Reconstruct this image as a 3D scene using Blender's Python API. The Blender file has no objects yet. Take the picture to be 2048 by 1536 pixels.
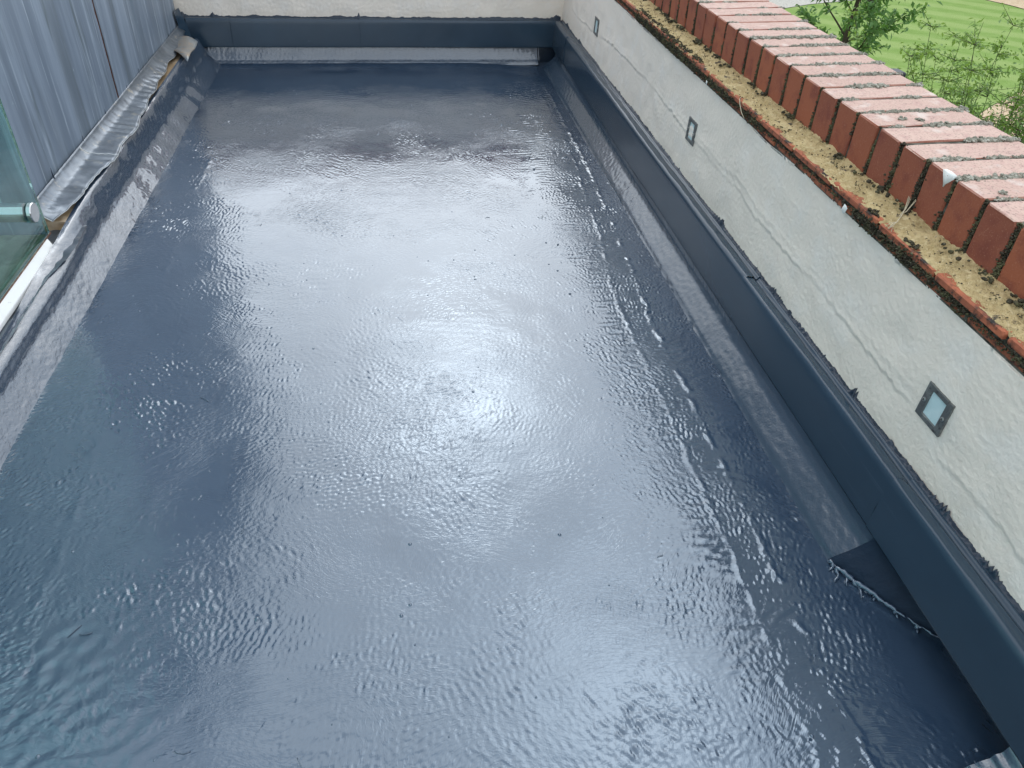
import bpy, math, random
import numpy as np
from mathutils import Matrix, Vector

random.seed(7)
rng = np.random.default_rng(11)
scene = bpy.context.scene
C = scene.collection
rad = math.radians

# ------------------------------------------------------------------ camera
cam_d = bpy.data.cameras.new('camera')
cam = bpy.data.objects.new('camera', cam_d)
C.objects.link(cam)
R = Matrix(((0.98861174, 0.04396001, -0.1439248),
            (-0.13961312, 0.6248855, -0.76813168),
            (0.05616945, 0.77947779, 0.62390654)))
M4 = R.to_4x4(); M4.translation = (0, 0, 0.985)
cam.matrix_world = M4
cam_d.sensor_fit = 'HORIZONTAL'; cam_d.sensor_width = 36
cam_d.lens = 36 * 1480 / 2048
cam_d.clip_start = 0.02; cam_d.clip_end = 400
scene.camera = cam

# ------------------------------------------------------------------ light
SUN_EL, SUN_AZ = rad(38.5), rad(5)          # azimuth from +Y towards +X
sdir = Vector((math.sin(SUN_AZ) * math.cos(SUN_EL), math.cos(SUN_AZ) * math.cos(SUN_EL), math.sin(SUN_EL)))
world = bpy.data.worlds.new("World"); scene.world = world; world.use_nodes = True
wn, wl = world.node_tree.nodes, world.node_tree.links
wn.clear()
wout = wn.new('ShaderNodeOutputWorld')
sky = wn.new('ShaderNodeTexSky'); sky.sky_type = 'NISHITA'; sky.sun_disc = False
sky.sun_elevation = SUN_EL; sky.sun_rotation = SUN_AZ
bg1 = wn.new('ShaderNodeBackground'); bg1.inputs['Strength'].default_value = 0.05
wl.new(sky.outputs[0], bg1.inputs['Color'])
# cloud cover: grey-white, brighter round the veiled sun
tc = wn.new('ShaderNodeTexCoord')
nz = wn.new('ShaderNodeTexNoise'); nz.inputs['Scale'].default_value = 3.2; nz.inputs['Detail'].default_value = 6; nz.inputs['Distortion'].default_value = .4
mp = wn.new('ShaderNodeMapping'); mp.inputs['Scale'].default_value = (1, 1, 2.0); mp.inputs['Location'].default_value = (.3, .1, .2)
wl.new(tc.outputs['Generated'], mp.inputs[0]); wl.new(mp.outputs[0], nz.inputs['Vector'])
cr = wn.new('ShaderNodeMapRange'); cr.inputs['From Min'].default_value = .32; cr.inputs['From Max'].default_value = .68
cr.inputs['To Min'].default_value = .74; cr.inputs['To Max'].default_value = 1.14
wl.new(nz.outputs['Fac'], cr.inputs['Value'])
vd = wn.new('ShaderNodeVectorMath'); vd.operation = 'DOT_PRODUCT'; vd.inputs[1].default_value = sdir
nrm = wn.new('ShaderNodeVectorMath'); nrm.operation = 'NORMALIZE'
wl.new(tc.outputs['Generated'], nrm.inputs[0]); wl.new(nrm.outputs[0], vd.inputs[0])
mx = wn.new('ShaderNodeMath'); mx.operation = 'MAXIMUM'; mx.inputs[1].default_value = 0; wl.new(vd.outputs['Value'], mx.inputs[0])
pw = wn.new('ShaderNodeMath'); pw.operation = 'POWER'; pw.inputs[1].default_value = 5; wl.new(mx.outputs[0], pw.inputs[0])
ma = wn.new('ShaderNodeMath'); ma.operation = 'MULTIPLY_ADD'; ma.inputs[1].default_value = .2; ma.inputs[2].default_value = 1.52
wl.new(pw.outputs[0], ma.inputs[0])
mm = wn.new('ShaderNodeMath'); mm.operation = 'MULTIPLY'; wl.new(ma.outputs[0], mm.inputs[0]); wl.new(cr.outputs[0], mm.inputs[1])
# two thinner, brighter patches in the cloud
acc = mm.outputs[0]
for (az_, el_, p_, g_) in ((2, 26, 90, .6), (34, 58, 60, 2.3), (5.5, 41, 230, 5.5)):
    a_, e_ = rad(az_), rad(el_)
    v2 = wn.new('ShaderNodeVectorMath'); v2.operation = 'DOT_PRODUCT'; v2.inputs[1].default_value = (math.sin(a_) * math.cos(e_), math.cos(a_) * math.cos(e_), math.sin(e_))
    wl.new(nrm.outputs[0], v2.inputs[0])
    x2 = wn.new('ShaderNodeMath'); x2.operation = 'MAXIMUM'; x2.inputs[1].default_value = 0; wl.new(v2.outputs['Value'], x2.inputs[0])
    p2 = wn.new('ShaderNodeMath'); p2.operation = 'POWER'; p2.inputs[1].default_value = p_; wl.new(x2.outputs[0], p2.inputs[0])
    q2 = wn.new('ShaderNodeMath'); q2.operation = 'MULTIPLY'; wl.new(p2.outputs[0], q2.inputs[0]); wl.new(cr.outputs[0], q2.inputs[1])
    m2 = wn.new('ShaderNodeMath'); m2.operation = 'MULTIPLY_ADD'; m2.inputs[1].default_value = g_; wl.new(q2.outputs[0], m2.inputs[0]); wl.new(acc, m2.inputs[2])
    acc = m2.outputs[0]
bg2 = wn.new('ShaderNodeBackground'); bg2.inputs['Color'].default_value = (.86, .935, 1.0, 1)
wl.new(acc, bg2.inputs['Strength'])
add = wn.new('ShaderNodeAddShader'); wl.new(bg1.outputs[0], add.inputs[0]); wl.new(bg2.outputs[0], add.inputs[1])
wl.new(add.outputs[0], wout.inputs['Surface'])

sun_d = bpy.data.lights.new('sun', 'SUN'); sun_d.energy = 0.5; sun_d.angle = rad(60); sun_d.color = (1, .97, .92)
sun = bpy.data.objects.new('sun', sun_d); C.objects.link(sun)
sun.rotation_euler = sdir.to_track_quat('Z', 'Y').to_euler()
scene.view_settings.view_transform = 'Standard'; scene.view_settings.look = 'None'
scene.view_settings.exposure = 0.0; scene.view_settings.gamma = 1.0
scene.view_settings.use_curve_mapping = False
scene.cycles.sample_clamp_indirect = 6

# ------------------------------------------------------------------ helpers
def link(o, parent=None, label=None, cat=None, group=None, kind=None):
    if o.name not in C.objects: C.objects.link(o)
    if parent is not None: o.parent = parent
    if label: o['label'] = label
    if cat: o['category'] = cat
    if group: o['group'] = group
    if kind: o['kind'] = kind
    return o

def empty(name, loc=(0, 0, 0), label=None, cat=None, group=None):
    o = bpy.data.objects.new(name, None); o.location = loc; o.empty_display_size = .05
    return link(o, None, label, cat, group)

def mesh_from(name, V, F, mats=(), smooth=False, mi=None):
    me = bpy.data.meshes.new(name)
    V = np.asarray(V, dtype=np.float32).reshape(-1, 3)
    if isinstance(F, np.ndarray):
        n, k = F.shape
        me.vertices.add(len(V)); me.vertices.foreach_set('co', V.ravel())
        me.loops.add(n * k); me.loops.foreach_set('vertex_index', F.astype(np.int32).ravel())
        me.polygons.add(n); me.polygons.foreach_set('loop_start', np.arange(0, n * k, k, dtype=np.int32))
        me.polygons.foreach_set('loop_total', np.full(n, k, dtype=np.int32))
        me.update(calc_edges=True)
    else:
        me.from_pydata(V.tolist(), [], F)
    for m in mats: me.materials.append(m)
    if mi is not None: me.polygons.foreach_set('material_index', np.asarray(mi, dtype=np.int32))
    if smooth: me.polygons.foreach_set('use_smooth', np.ones(len(me.polygons), dtype=bool))
    me.update()
    return me

def obj(name, me, parent=None, loc=(0, 0, 0), **kw):
    o = bpy.data.objects.new(name, me); o.location = loc
    return link(o, parent, **kw)

def grid_faces(n, m, flip=False, off=0):
    i = np.arange(n - 1)[:, None] * m + np.arange(m - 1)[None, :]
    a = np.stack([i, i + 1, i + m + 1, i + m], -1).reshape(-1, 4)
    if flip: a = a[:, ::-1]
    return a + off

def grid(name, P, mat, flip=False, smooth=True):
    n, m = P.shape[:2]
    return mesh_from(name, P.reshape(-1, 3), grid_faces(n, m, flip), [mat], smooth)

def box_vf(x0, x1, y0, y1, z0, z1, off=0):
    V = [(x0, y0, z0), (x1, y0, z0), (x1, y1, z0), (x0, y1, z0), (x0, y0, z1), (x1, y0, z1), (x1, y1, z1), (x0, y1, z1)]
    F = [(0, 3, 2, 1), (4, 5, 6, 7), (0, 1, 5, 4), (1, 2, 6, 5), (2, 3, 7, 6), (3, 0, 4, 7)]
    return V, [tuple(a + off for a in f) for f in F]

def box(name, x0, x1, y0, y1, z0, z1, mat, parent=None, bevel=0, **kw):
    V, F = box_vf(x0, x1, y0, y1, z0, z1)
    me = mesh_from(name, V, F, [mat])
    o = obj(name, me, parent, **kw)
    if bevel:
        b = o.modifiers.new('bevel', 'BEVEL'); b.width = bevel; b.segments = 2
    return o

def smooth1(n, scale, seed=0):
    """smooth 1-d noise, n samples, correlation length in samples"""
    r = np.random.default_rng(seed).normal(size=n + int(8 * scale) + 8)
    k = np.exp(-np.linspace(-3, 3, max(3, int(6 * scale)))**2 / 2); k /= np.sqrt((k**2).sum())
    return np.convolve(r, k, 'same')[int(4 * scale):int(4 * scale) + n]

def spec2(n, m, d, wl, width=.45, theta=None, kappa=0, seed=0, slope=None, rms=None):
    """band-limited noise via FFT; n x m samples of spacing d, wavelength wl (m); theta = crest direction angle"""
    N, Mm = n + 40, m + 40
    r = np.random.default_rng(seed).normal(size=(N, Mm))
    kx = np.fft.fftfreq(N, d)[:, None]; ky = np.fft.fftfreq(Mm, d)[None, :]
    k = np.hypot(kx, ky) + 1e-9
    A = np.exp(-(np.log(k * wl) / width)**2)
    if theta is not None:
        th = np.arctan2(ky, kx)
        A = A * np.exp(kappa * (np.cos(2 * (th - theta - math.pi / 2)) - 1))
    h = np.fft.ifft2(np.fft.fft2(r) * A).real
    if slope:
        g = np.gradient(h, d); s = math.sqrt((g[0]**2).mean() + (g[1]**2).mean()); h *= slope / s
    else:
        h *= (rms or 1) / h.std()
    return h[:n, :m]

# ------------------------------------------------------------------ materials
def mat(name, base=(.5, .5, .5), rough=.6, spec=.5, metal=0, bump=None, var=None, coat=0, trans=0):
    """bump: list of (scale, strength, distance, stretch) noises; var: list of (colour, scale, lo, hi, stretch, detail)"""
    m = bpy.data.materials.new(name); m.use_nodes = True
    nt = m.node_tree; N, L = nt.nodes, nt.links
    b = N['Principled BSDF']
    b.inputs['Roughness'].default_value = rough
    b.inputs['Specular IOR Level'].default_value = spec
    b.inputs['Metallic'].default_value = metal
    b.inputs['Coat Weight'].default_value = coat
    b.inputs['Coat Roughness'].default_value = .05
    b.inputs['Base Color'].default_value = (*base, 1)
    tcn = N.new('ShaderNodeTexCoord')
    def vec(stretch):
        if stretch is None: return tcn.outputs['Object']
        mpn = N.new('ShaderNodeMapping'); mpn.inputs['Scale'].default_value = stretch
        L.new(tcn.outputs['Object'], mpn.inputs[0]); return mpn.outputs[0]
    col = None
    for (c, sc, lo, hi, st, det) in (var or []):
        n = N.new('ShaderNodeTexNoise'); n.inputs['Scale'].default_value = sc; n.inputs['Detail'].default_value = det
        n.inputs['Roughness'].default_value = .6
        L.new(vec(st), n.inputs['Vector'])
        mr = N.new('ShaderNodeMapRange'); mr.inputs['From Min'].default_value = lo; mr.inputs['From Max'].default_value = hi
        L.new(n.outputs['Fac'], mr.inputs['Value'])
        mixn = N.new('ShaderNodeMix'); mixn.data_type = 'RGBA'
        if col is None: mixn.inputs[6].default_value = (*base, 1)
        else: L.new(col, mixn.inputs[6])
        mixn.inputs[7].default_value = (*c, 1)
        L.new(mr.outputs[0], mixn.inputs[0]); col = mixn.outputs[2]
    if col is not None: L.new(col, b.inputs['Base Color'])
    prev = None
    for (sc, stg, dist, st) in (bump or []):
        n = N.new('ShaderNodeTexNoise'); n.inputs['Scale'].default_value = sc; n.inputs['Detail'].default_value = 3
        L.new(vec(st), n.inputs['Vector'])
        bp = N.new('ShaderNodeBump'); bp.inputs['Strength'].default_value = stg; bp.inputs['Distance'].default_value = dist
        L.new(n.outputs['Fac'], bp.inputs['Height'])
        if prev is not None: L.new(prev, bp.inputs['Normal'])
        prev = bp.outputs[0]
    if prev is not None: L.new(prev, b.inputs['Normal'])
    m['_'] = 0
    return m

RESIN = (.029, .050, .084)
M = {}
# wet resin floor
def resin_floor():
    m = mat('wet_resin', RESIN, .03, 1.0, coat=.85,
            var=[((.036, .060, .098), 2.2, .4, .65, None, 4), ((.022, .042, .076), 14, .52, .7, (1, .6, 1), 3)])
    nt = m.node_tree; N, L = nt.nodes, nt.links; b = N['Principled BSDF']
    b.inputs['Specular Tint'].default_value = (.74, .88, 1.0, 1)
    tcn = N.new('ShaderNodeTexCoord')
    # warp coordinates so that the brush and fibre marks swirl
    w = N.new('ShaderNodeTexNoise'); w.inputs['Scale'].default_value = 2.1; w.inputs['Detail'].default_value = 2
    L.new(tcn.outputs['Object'], w.inputs['Vector'])
    sub = N.new('ShaderNodeVectorMath'); sub.operation = 'SUBTRACT'; sub.inputs[1].default_value = (.5, .5, .5)
    L.new(w.outputs['Color'], sub.inputs[0])
    sc = N.new('ShaderNodeVectorMath'); sc.operation = 'SCALE'; sc.inputs['Scale'].default_value = .55
    L.new(sub.outputs[0], sc.inputs[0])
    ad = N.new('ShaderNodeVectorMath'); L.new(tcn.outputs['Object'], ad.inputs[0]); L.new(sc.outputs[0], ad.inputs[1])
    mp1 = N.new('ShaderNodeMapping'); mp1.inputs['Scale'].default_value = (1, 2.6, 1); mp1.inputs['Rotation'].default_value = (0, 0, .25)
    L.new(ad.outputs[0], mp1.inputs[0])
    n1 = N.new('ShaderNodeTexNoise'); n1.inputs['Scale'].default_value = 80; n1.inputs['Detail'].default_value = 2.5; n1.inputs['Distortion'].default_value = 1.2
    L.new(mp1.outputs[0], n1.inputs['Vector'])
    mp2 = N.new('ShaderNodeMapping'); mp2.inputs['Scale'].default_value = (1.8, 1, 1); mp2.inputs['Rotation'].default_value = (0, 0, -.5)
    L.new(ad.outputs[0], mp2.inputs[0])
    n2 = N.new('ShaderNodeTexNoise'); n2.inputs['Scale'].default_value = 190; n2.inputs['Detail'].default_value = 2; n2.inputs['Distortion'].default_value = .8
    L.new(mp2.outputs[0], n2.inputs['Vector'])
    # patches: fine relief comes and goes
    n3 = N.new('ShaderNodeTexNoise'); n3.inputs['Scale'].default_value = 3.4; n3.inputs['Detail'].default_value = 3
    L.new(tcn.outputs['Object'], n3.inputs['Vector'])
    mr = N.new('ShaderNodeMapRange'); mr.inputs['From Min'].default_value = .36; mr.inputs['From Max'].default_value = .66
    mr.inputs['To Min'].default_value = .15; mr.inputs['To Max'].default_value = 1.0
    L.new(n3.outputs['Fac'], mr.inputs['Value'])
    b1 = N.new('ShaderNodeBump'); b1.inputs['Distance'].default_value = .0006; L.new(mr.outputs[0], b1.inputs['Strength']); L.new(n1.outputs['Fac'], b1.inputs['Height'])
    b2 = N.new('ShaderNodeBump'); b2.inputs['Distance'].default_value = .00020; b2.inputs['Strength'].default_value = .6
    L.new(n2.outputs['Fac'], b2.inputs['Height']); L.new(b1.outputs[0], b2.inputs['Normal'])
    L.new(b2.outputs[0], b.inputs['Normal']); L.new(b2.outputs[0], b.inputs['Coat Normal'])
    return m
M['resin'] = resin_floor()
M['resin_fillet'] = mat('fibrous_resin', (.034, .056, .090), .15, 1.0, coat=1.0,
    bump=[(130, .9, .0016, (1, .5, 1)), (330, .8, .0008, (1, 1, .5))], var=[((.03, .048, .076), 9, .4, .7, None, 3)])
M['resin_satin'] = mat('satin_resin', (.026, .047, .074), .22, .8, coat=.3,
    bump=[(60, .6, .0012, (.5, 1, 1)), (240, .6, .0006, None)], var=[((.035, .055, .085), 11, .4, .7, (1, .3, 1), 3)])
M['trim'] = mat('painted_trim', (.022, .043, .068), .25, .5,
    bump=[(8, .3, .004, (1, .4, 1)), (50, .15, .001, (1, .5, 1)), (220, .2, .0004, None)],
    var=[((.027, .053, .084), 5, .45, .75, (1, .25, 1), 3), ((.045, .075, .11), 30, .66, .8, (1, .1, 3), 5)])
M['hollow'] = mat('shade_toned_resin', (.012, .024, .044), .6, .15, bump=[(60, .8, .003, None)])  # shade under the trim painted in as a darker, duller resin
M['bead'] = mat('brushed_paint_bead', (.010, .022, .042), .38, .5, bump=[(120, .8, .002, None)])

def render_mat():
    m = mat('cream_render', (.90, .80, .69), .85, .25,
        bump=[(90, .5, .0022, None), (260, .6, .0012, None)],
        var=[((.86, .765, .66), 3, .45, .7, None, 4), ((.74, .68, .58), 9, .66, .80, None, 5), ((.90, .82, .73), 12, .5, .7, None, 3)])
    return m
M['render'] = render_mat()

def brick_mat():
    m = mat('brick_clay', (.34, .095, .055), .78, .3)
    nt = m.node_tree; N, L = nt.nodes, nt.links; b = N['Principled BSDF']
    oi = N.new('ShaderNodeObjectInfo'); tcn = N.new('ShaderNodeTexCoord')
    geo = N.new('ShaderNodeNewGeometry')
    def noise(sc, det=4, vec=None):
        n = N.new('ShaderNodeTexNoise'); n.inputs['Scale'].default_value = sc; n.inputs['Detail'].default_value = det
        L.new(vec or geo.outputs['Position'], n.inputs['Vector']); return n.outputs['Fac']
    def mr(v, a, c, lo=0, hi=1):
        r = N.new('ShaderNodeMapRange'); r.inputs['From Min'].default_value = a; r.inputs['From Max'].default_value = c
        r.inputs['To Min'].default_value = lo; r.inputs['To Max'].default_value = hi
        L.new(v, r.inputs['Value']); return r.outputs[0]
    def mix(f, a, c):
        x = N.new('ShaderNodeMix'); x.data_type = 'RGBA'; L.new(f, x.inputs[0])
        for i, v in ((6, a), (7, c)):
            if isinstance(v, tuple): x.inputs[i].default_value = (*v, 1)
            else: L.new(v, x.inputs[i])
        return x.outputs[2]
    def mul(a, c):
        x = N.new('ShaderNodeMath'); x.operation = 'MULTIPLY'; L.new(a, x.inputs[0]); L.new(c, x.inputs[1]); return x.outputs[0]
    body = mix(oi.outputs['Random'], (.36, .110, .056), (.27, .085, .052))
    body = mix(mr(noise(26), .5, .75), body, (.20, .055, .040))
    body = mix(mr(noise(420, 2), .60, .72, 0, .5), body, (.45, .22, .15))
    wash = mix(oi.outputs['Random'], (.49, .325, .262), (.56, .385, .315))    # weathered, bleached upper face; sky light is also painted into this paler tone
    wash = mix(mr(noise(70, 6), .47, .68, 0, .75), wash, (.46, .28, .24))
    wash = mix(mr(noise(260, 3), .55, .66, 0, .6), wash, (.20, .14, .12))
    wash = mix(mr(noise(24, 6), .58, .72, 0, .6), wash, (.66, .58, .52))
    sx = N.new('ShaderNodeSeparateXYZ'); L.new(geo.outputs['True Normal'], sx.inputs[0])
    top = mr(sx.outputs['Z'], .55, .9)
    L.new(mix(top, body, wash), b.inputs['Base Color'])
    bp = N.new('ShaderNodeBump'); bp.inputs['Strength'].default_value = .6; bp.inputs['Distance'].default_value = .0012
    L.new(noise(230, 4), bp.inputs['Height']); L.new(bp.outputs[0], b.inputs['Normal'])
    return m
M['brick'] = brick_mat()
M['tile'] = mat('clay_tile', (.42, .13, .065), .8, .3, bump=[(150, .6, .0015, None)],
    var=[((.26, .085, .05), 18, .45, .65, None, 4), ((.035, .032, .028), 26, .50, .60, None, 5)])
M['joint'] = mat('lichen_mortar', (.15, .14, .115), .95, .1, bump=[(220, 1, .003, None)],
    var=[((.055, .052, .04), 60, .42, .62, None, 4), ((.26, .24, .19), 90, .62, .74, None, 3)])
M['flaunch'] = mat('sandy_mortar', (.50, .385, .20), .95, .15, bump=[(160, .9, .003, None), (480, .7, .0015, None)],
    var=[((.40, .30, .15), 22, .4, .65, None, 5), ((.56, .45, .26), 120, .52, .7, None, 3),
         ((.075, .062, .05), 34, .61, .68, None, 8), ((.10, .08, .06), 150, .66, .74, None, 4)])
M['moss_dark'] = mat('dark_moss', (.055, .050, .034), .95, .1, bump=[(400, 1, .002, None)], var=[((.13, .125, .065), 45, .46, .64, None, 3), ((.075, .055, .042), 160, .5, .7, None, 3), ((.20, .18, .13), 210, .60, .72, None, 2)])
M['moss_pale'] = mat('pale_cushion_moss', (.27, .255, .205), .95, .1, bump=[(500, 1, .002, None)],
    var=[((.48, .46, .39), 90, .48, .64, None, 3), ((.08, .072, .055), 140, .56, .68, None, 3)])
M['moss_tip'] = mat('dry_moss_tips', (.44, .40, .31), .9, .1)
M['screw'] = mat('screw_steel', (.6, .58, .55), .3, .5, metal=1)
M['frame'] = mat('tarnished_steel', (.17, .175, .17), .5, .5, metal=.55, bump=[(90, .4, .001, None)],
    var=[((.30, .30, .28), 60, .5, .7, None, 5), ((.07, .065, .06), 130, .55, .7, None, 4)])
M['lens'] = mat('frosted_lens', (.54, .70, .71), .55, .4, var=[((.62, .76, .77), 30, .4, .7, None, 2)])
M['slot_dark'] = mat('dark_slot', (.10, .09, .07), .95, .1, bump=[(200, 1, .002, None)])  # plain dark tone for the slots of the screws

def lead_mat(name, base, light, dark, rough=.5):
    m = mat(name, base, rough, .5, metal=.35,
        bump=[(9, .35, .01, (1, 1, .15)), (90, .25, .001, (1, 1, .2))],
        var=[(light, 9, .42, .68, (1, 1.6, .10), 5), (dark, 5, .50, .70, (1, 1.8, .12), 4),
             ((.50, .57, .65), 38, .58, .70, (1, 1.2, .05), 5), ((.10, .13, .14), 16, .58, .74, (1, 1, .12), 4),
             ((.40, .46, .52), 60, .70, .78, (1, 1, .5), 3)])
    return m
M['lead'] = lead_mat('aged_lead', (.20, .245, .305), (.33, .39, .47), (.145, .175, .20))
M['lead_new'] = mat('bright_lead', (.125, .145, .17), .30, .6, metal=.55, bump=[(14, .5, .006, None), (60, .3, .002, (1, .4, 1))],
    var=[((.22, .245, .275), 12, .45, .7, None, 4), ((.09, .105, .12), 9, .5, .7, None, 4), ((.42, .38, .31), 26, .6, .75, None, 4)])
M['lead_edge'] = mat('cut_lead_edge', (.62, .64, .63), .4, .6, metal=.4)
M['rust'] = mat('rusty_seam', (.085, .035, .022), .8, .3, bump=[(160, .8, .002, None)], var=[((.16, .07, .04), 60, .5, .7, (1, 1, .3), 4), ((.04, .03, .03), 30, .5, .65, (1, 1, .3), 4)])
M['board'] = mat('weathered_ply', (.36, .25, .14), .8, .2, bump=[(70, .6, .0015, (1, .15, 1))], var=[((.22, .15, .09), 30, .45, .7, (1, .15, 1), 4), ((.45, .37, .28), 16, .5, .7, None, 3)])
M['offcut'] = mat('stained_lead_offcut', (.36, .31, .26), .38, .5, metal=.4, bump=[(30, .5, .003, None)], var=[((.24, .27, .29), 20, .4, .65, None, 3), ((.42, .29, .17), 34, .55, .7, None, 3)])
M['white'] = mat('white_trim', (.78, .77, .75), .5, .4, bump=[(30, .2, .001, None)], var=[((.66, .64, .60), 14, .5, .75, None, 4), ((.30, .24, .2), 60, .72, .8, None, 3)])
M['seal'] = mat('brown_seal', (.16, .09, .065), .7, .3, var=[((.40, .33, .24), 50, .5, .7, None, 3)])
M['steel'] = mat('brushed_steel', (.62, .61, .60), .22, .5, metal=1, bump=[(60, .05, .001, (6, 1, 1))])
M['algae'] = mat('algae_ledge', (.17, .20, .13), .85, .2, bump=[(60, .6, .004, None)], var=[((.34, .34, .24), 12, .45, .65, None, 5), ((.08, .11, .07), 20, .5, .7, None, 4)])
M['pale_post'] = mat('pale_painted_post', (.55, .62, .60), .6, .3)
M['bracket'] = mat('black_plastic', (.02, .022, .026), .5, .4)
M['straw'] = mat('dry_straw', (.55, .47, .33), .8, .2)
M['paint'] = mat('white_paint_splash', (.75, .75, .71), .5, .4)
M['bark'] = mat('bark', (.07, .06, .04), .9, .1, bump=[(60, .6, .004, None)])
M['stem'] = mat('green_stem', (.06, .07, .03), .8, .2)
def leaf_mat(name, a, c):
    m = mat(name, a, .5, .35, var=[(c, 7, .4, .65, None, 3)])
    nt = m.node_tree; b = nt.nodes['Principled BSDF']
    tr = nt.nodes.new('ShaderNodeBsdfTranslucent'); tr.inputs[0].default_value = (c[0] * 1.6, c[1] * 1.7, c[2], 1)
    ms = nt.nodes.new('ShaderNodeMixShader'); ms.inputs[0].default_value = .3
    out = nt.nodes['Material Output']
    nt.links.new(b.outputs[0], ms.inputs[1]); nt.links.new(tr.outputs[0], ms.inputs[2]); nt.links.new(ms.outputs[0], out.inputs['Surface'])
    return m
M['leaf'] = leaf_mat('cherry_leaf', (.075, .165, .050), (.12, .235, .06))
M['leaf2'] = leaf_mat('shrub_leaf', (.12, .215, .05), (.19, .29, .07))
M['leaf3'] = leaf_mat('hedge_leaf', (.030, .065, .030), (.05, .10, .035))
M['lawn'] = mat('lawn', (.165, .255, .055), .9, .1, bump=[(30, .6, .03, None)],
    var=[((.20, .29, .075), 2.2, .40, .62, (.6, 1.4, 1), 5), ((.12, .195, .042), 14, .55, .75, None, 3)])
def mow(m):
    nt = m.node_tree; N, L = nt.nodes, nt.links; b = N['Principled BSDF']
    src = b.inputs['Base Color'].links[0].from_socket
    tcn = N.new('ShaderNodeTexCoord'); mpn = N.new('ShaderNodeMapping'); mpn.inputs['Rotation'].default_value = (0, 0, MOW)
    w = N.new('ShaderNodeTexWave'); w.wave_type = 'BANDS'; w.bands_direction = 'X'; w.inputs['Scale'].default_value = .20; w.inputs['Distortion'].default_value = 1.0
    w.inputs['Detail'].default_value = 3; w.inputs['Detail Scale'].default_value = 1.4; w.inputs['Detail Roughness'].default_value = .7
    L.new(tcn.outputs['Object'], mpn.inputs[0]); L.new(mpn.outputs[0], w.inputs['Vector'])
    mr = N.new('ShaderNodeMapRange'); mr.inputs['From Min'].default_value = .2; mr.inputs['From Max'].default_value = .8; mr.inputs['To Max'].default_value = .6
    L.new(w.outputs['Fac'], mr.inputs['Value'])
    x = N.new('ShaderNodeMix'); x.data_type = 'RGBA'; L.new(mr.outputs[0], x.inputs[0]); L.new(src, x.inputs[6]); x.inputs[7].default_value = (.27, .34, .115, 1)
    L.new(x.outputs[2], b.inputs['Base Color'])
MOW = rad(-52)
mow(M['lawn'])
M['gravel'] = mat('gravel', (.46, .43, .37), .9, .2, bump=[(25, .8, .03, None)], var=[((.30, .28, .24), 12, .5, .65, None, 4), ((.55, .52, .46), 30, .5, .7, None, 3)])
M['sandpath'] = mat('sandy_path', (.52, .38, .24), .9, .2, bump=[(25, .8, .03, None)], var=[((.40, .28, .17), 6, .45, .65, None, 5), ((.60, .50, .36), 18, .5, .7, None, 3)])
M['soil'] = mat('soil', (.06, .075, .035), .95, .1, bump=[(12, .8, .05, None)], var=[((.09, .12, .05), 3, .45, .65, None, 4)])
M['glass'] = mat('green_glass', (.42, .70, .68), .02, .6)
g = M['glass'].node_tree.nodes['Principled BSDF']
g.inputs['Transmission Weight'].default_value = 1; g.inputs['IOR'].default_value = 1.5
M['glass_edge'] = mat('glass_edge', (.03, .14, .12), .15, .6)
M['wall_out'] = mat('outer_brickwork', (.30, .12, .08), .85, .2, var=[((.22, .085, .06), 8, .4, .7, None, 4)])

# ------------------------------------------------------------------ ground / garden (4.5 m below the roof)
GZ = -4.5
def sheet(name, pts, z, m, kind='structure', **kw):
    V = [(x, y, z) for x, y in pts]
    return obj(name, mesh_from(name, V, [tuple(range(len(V)))], [m]), kind=kind, **kw)
sheet('ground', [(-150, -150), (150, -150), (150, 150), (-150, 150)], GZ - .03, M['soil'])
lawn_pts = [(4, 14), (10, 22), (14.045, 27.307), (15.365, 28.096), (16.5, 28.57), (18.2, 29.3), (21, 30.6), (23.8, 30.1), (24.3, 29.1), (24.47, 28.43), (25.4, 26.8), (27, 22), (22, 19.6), (17.2, 18.6), (14.9, 17.0), (12, 14.6), (8, 11.5), (4, 10)]
sheet('lawn', lawn_pts, GZ + .0, M['lawn'])
sheet('gravel_path', [(8, 22.0), (13.2, 26.4), (14.02, 27.32), (15.36, 28.11), (16.5, 28.6), (18.2, 29.33), (21, 30.65), (22, 33), (16, 32), (11, 29), (6, 24)], GZ + .01, M['gravel'])
sheet('sandy_path', [(23.83, 30.12), (24.33, 29.12), (24.5, 28.45), (25.45, 26.8), (27.05, 22), (31, 22), (28.5, 28), (26.0, 29.7), (25.2, 31.5), (24.2, 33), (21.05, 30.7)], GZ + .015, M['sandpath'])
sheet('garden_path', [(17.2, 18.55), (14.88, 16.95), (12, 14.6), (8, 11.4), (9, 10.2), (12.6, 13.6), (14.6, 15.1), (16.0, 16.0), (19.5, 17.6), (19, 19)], GZ + .01, M['sandpath'])
sheet('paving', [(9, 10.2), (6, 6), (20, 10), (19.5, 17.6), (16.0, 16.0), (14.6, 15.1), (12.6, 13.6)], GZ - .01, M['soil'])

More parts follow.
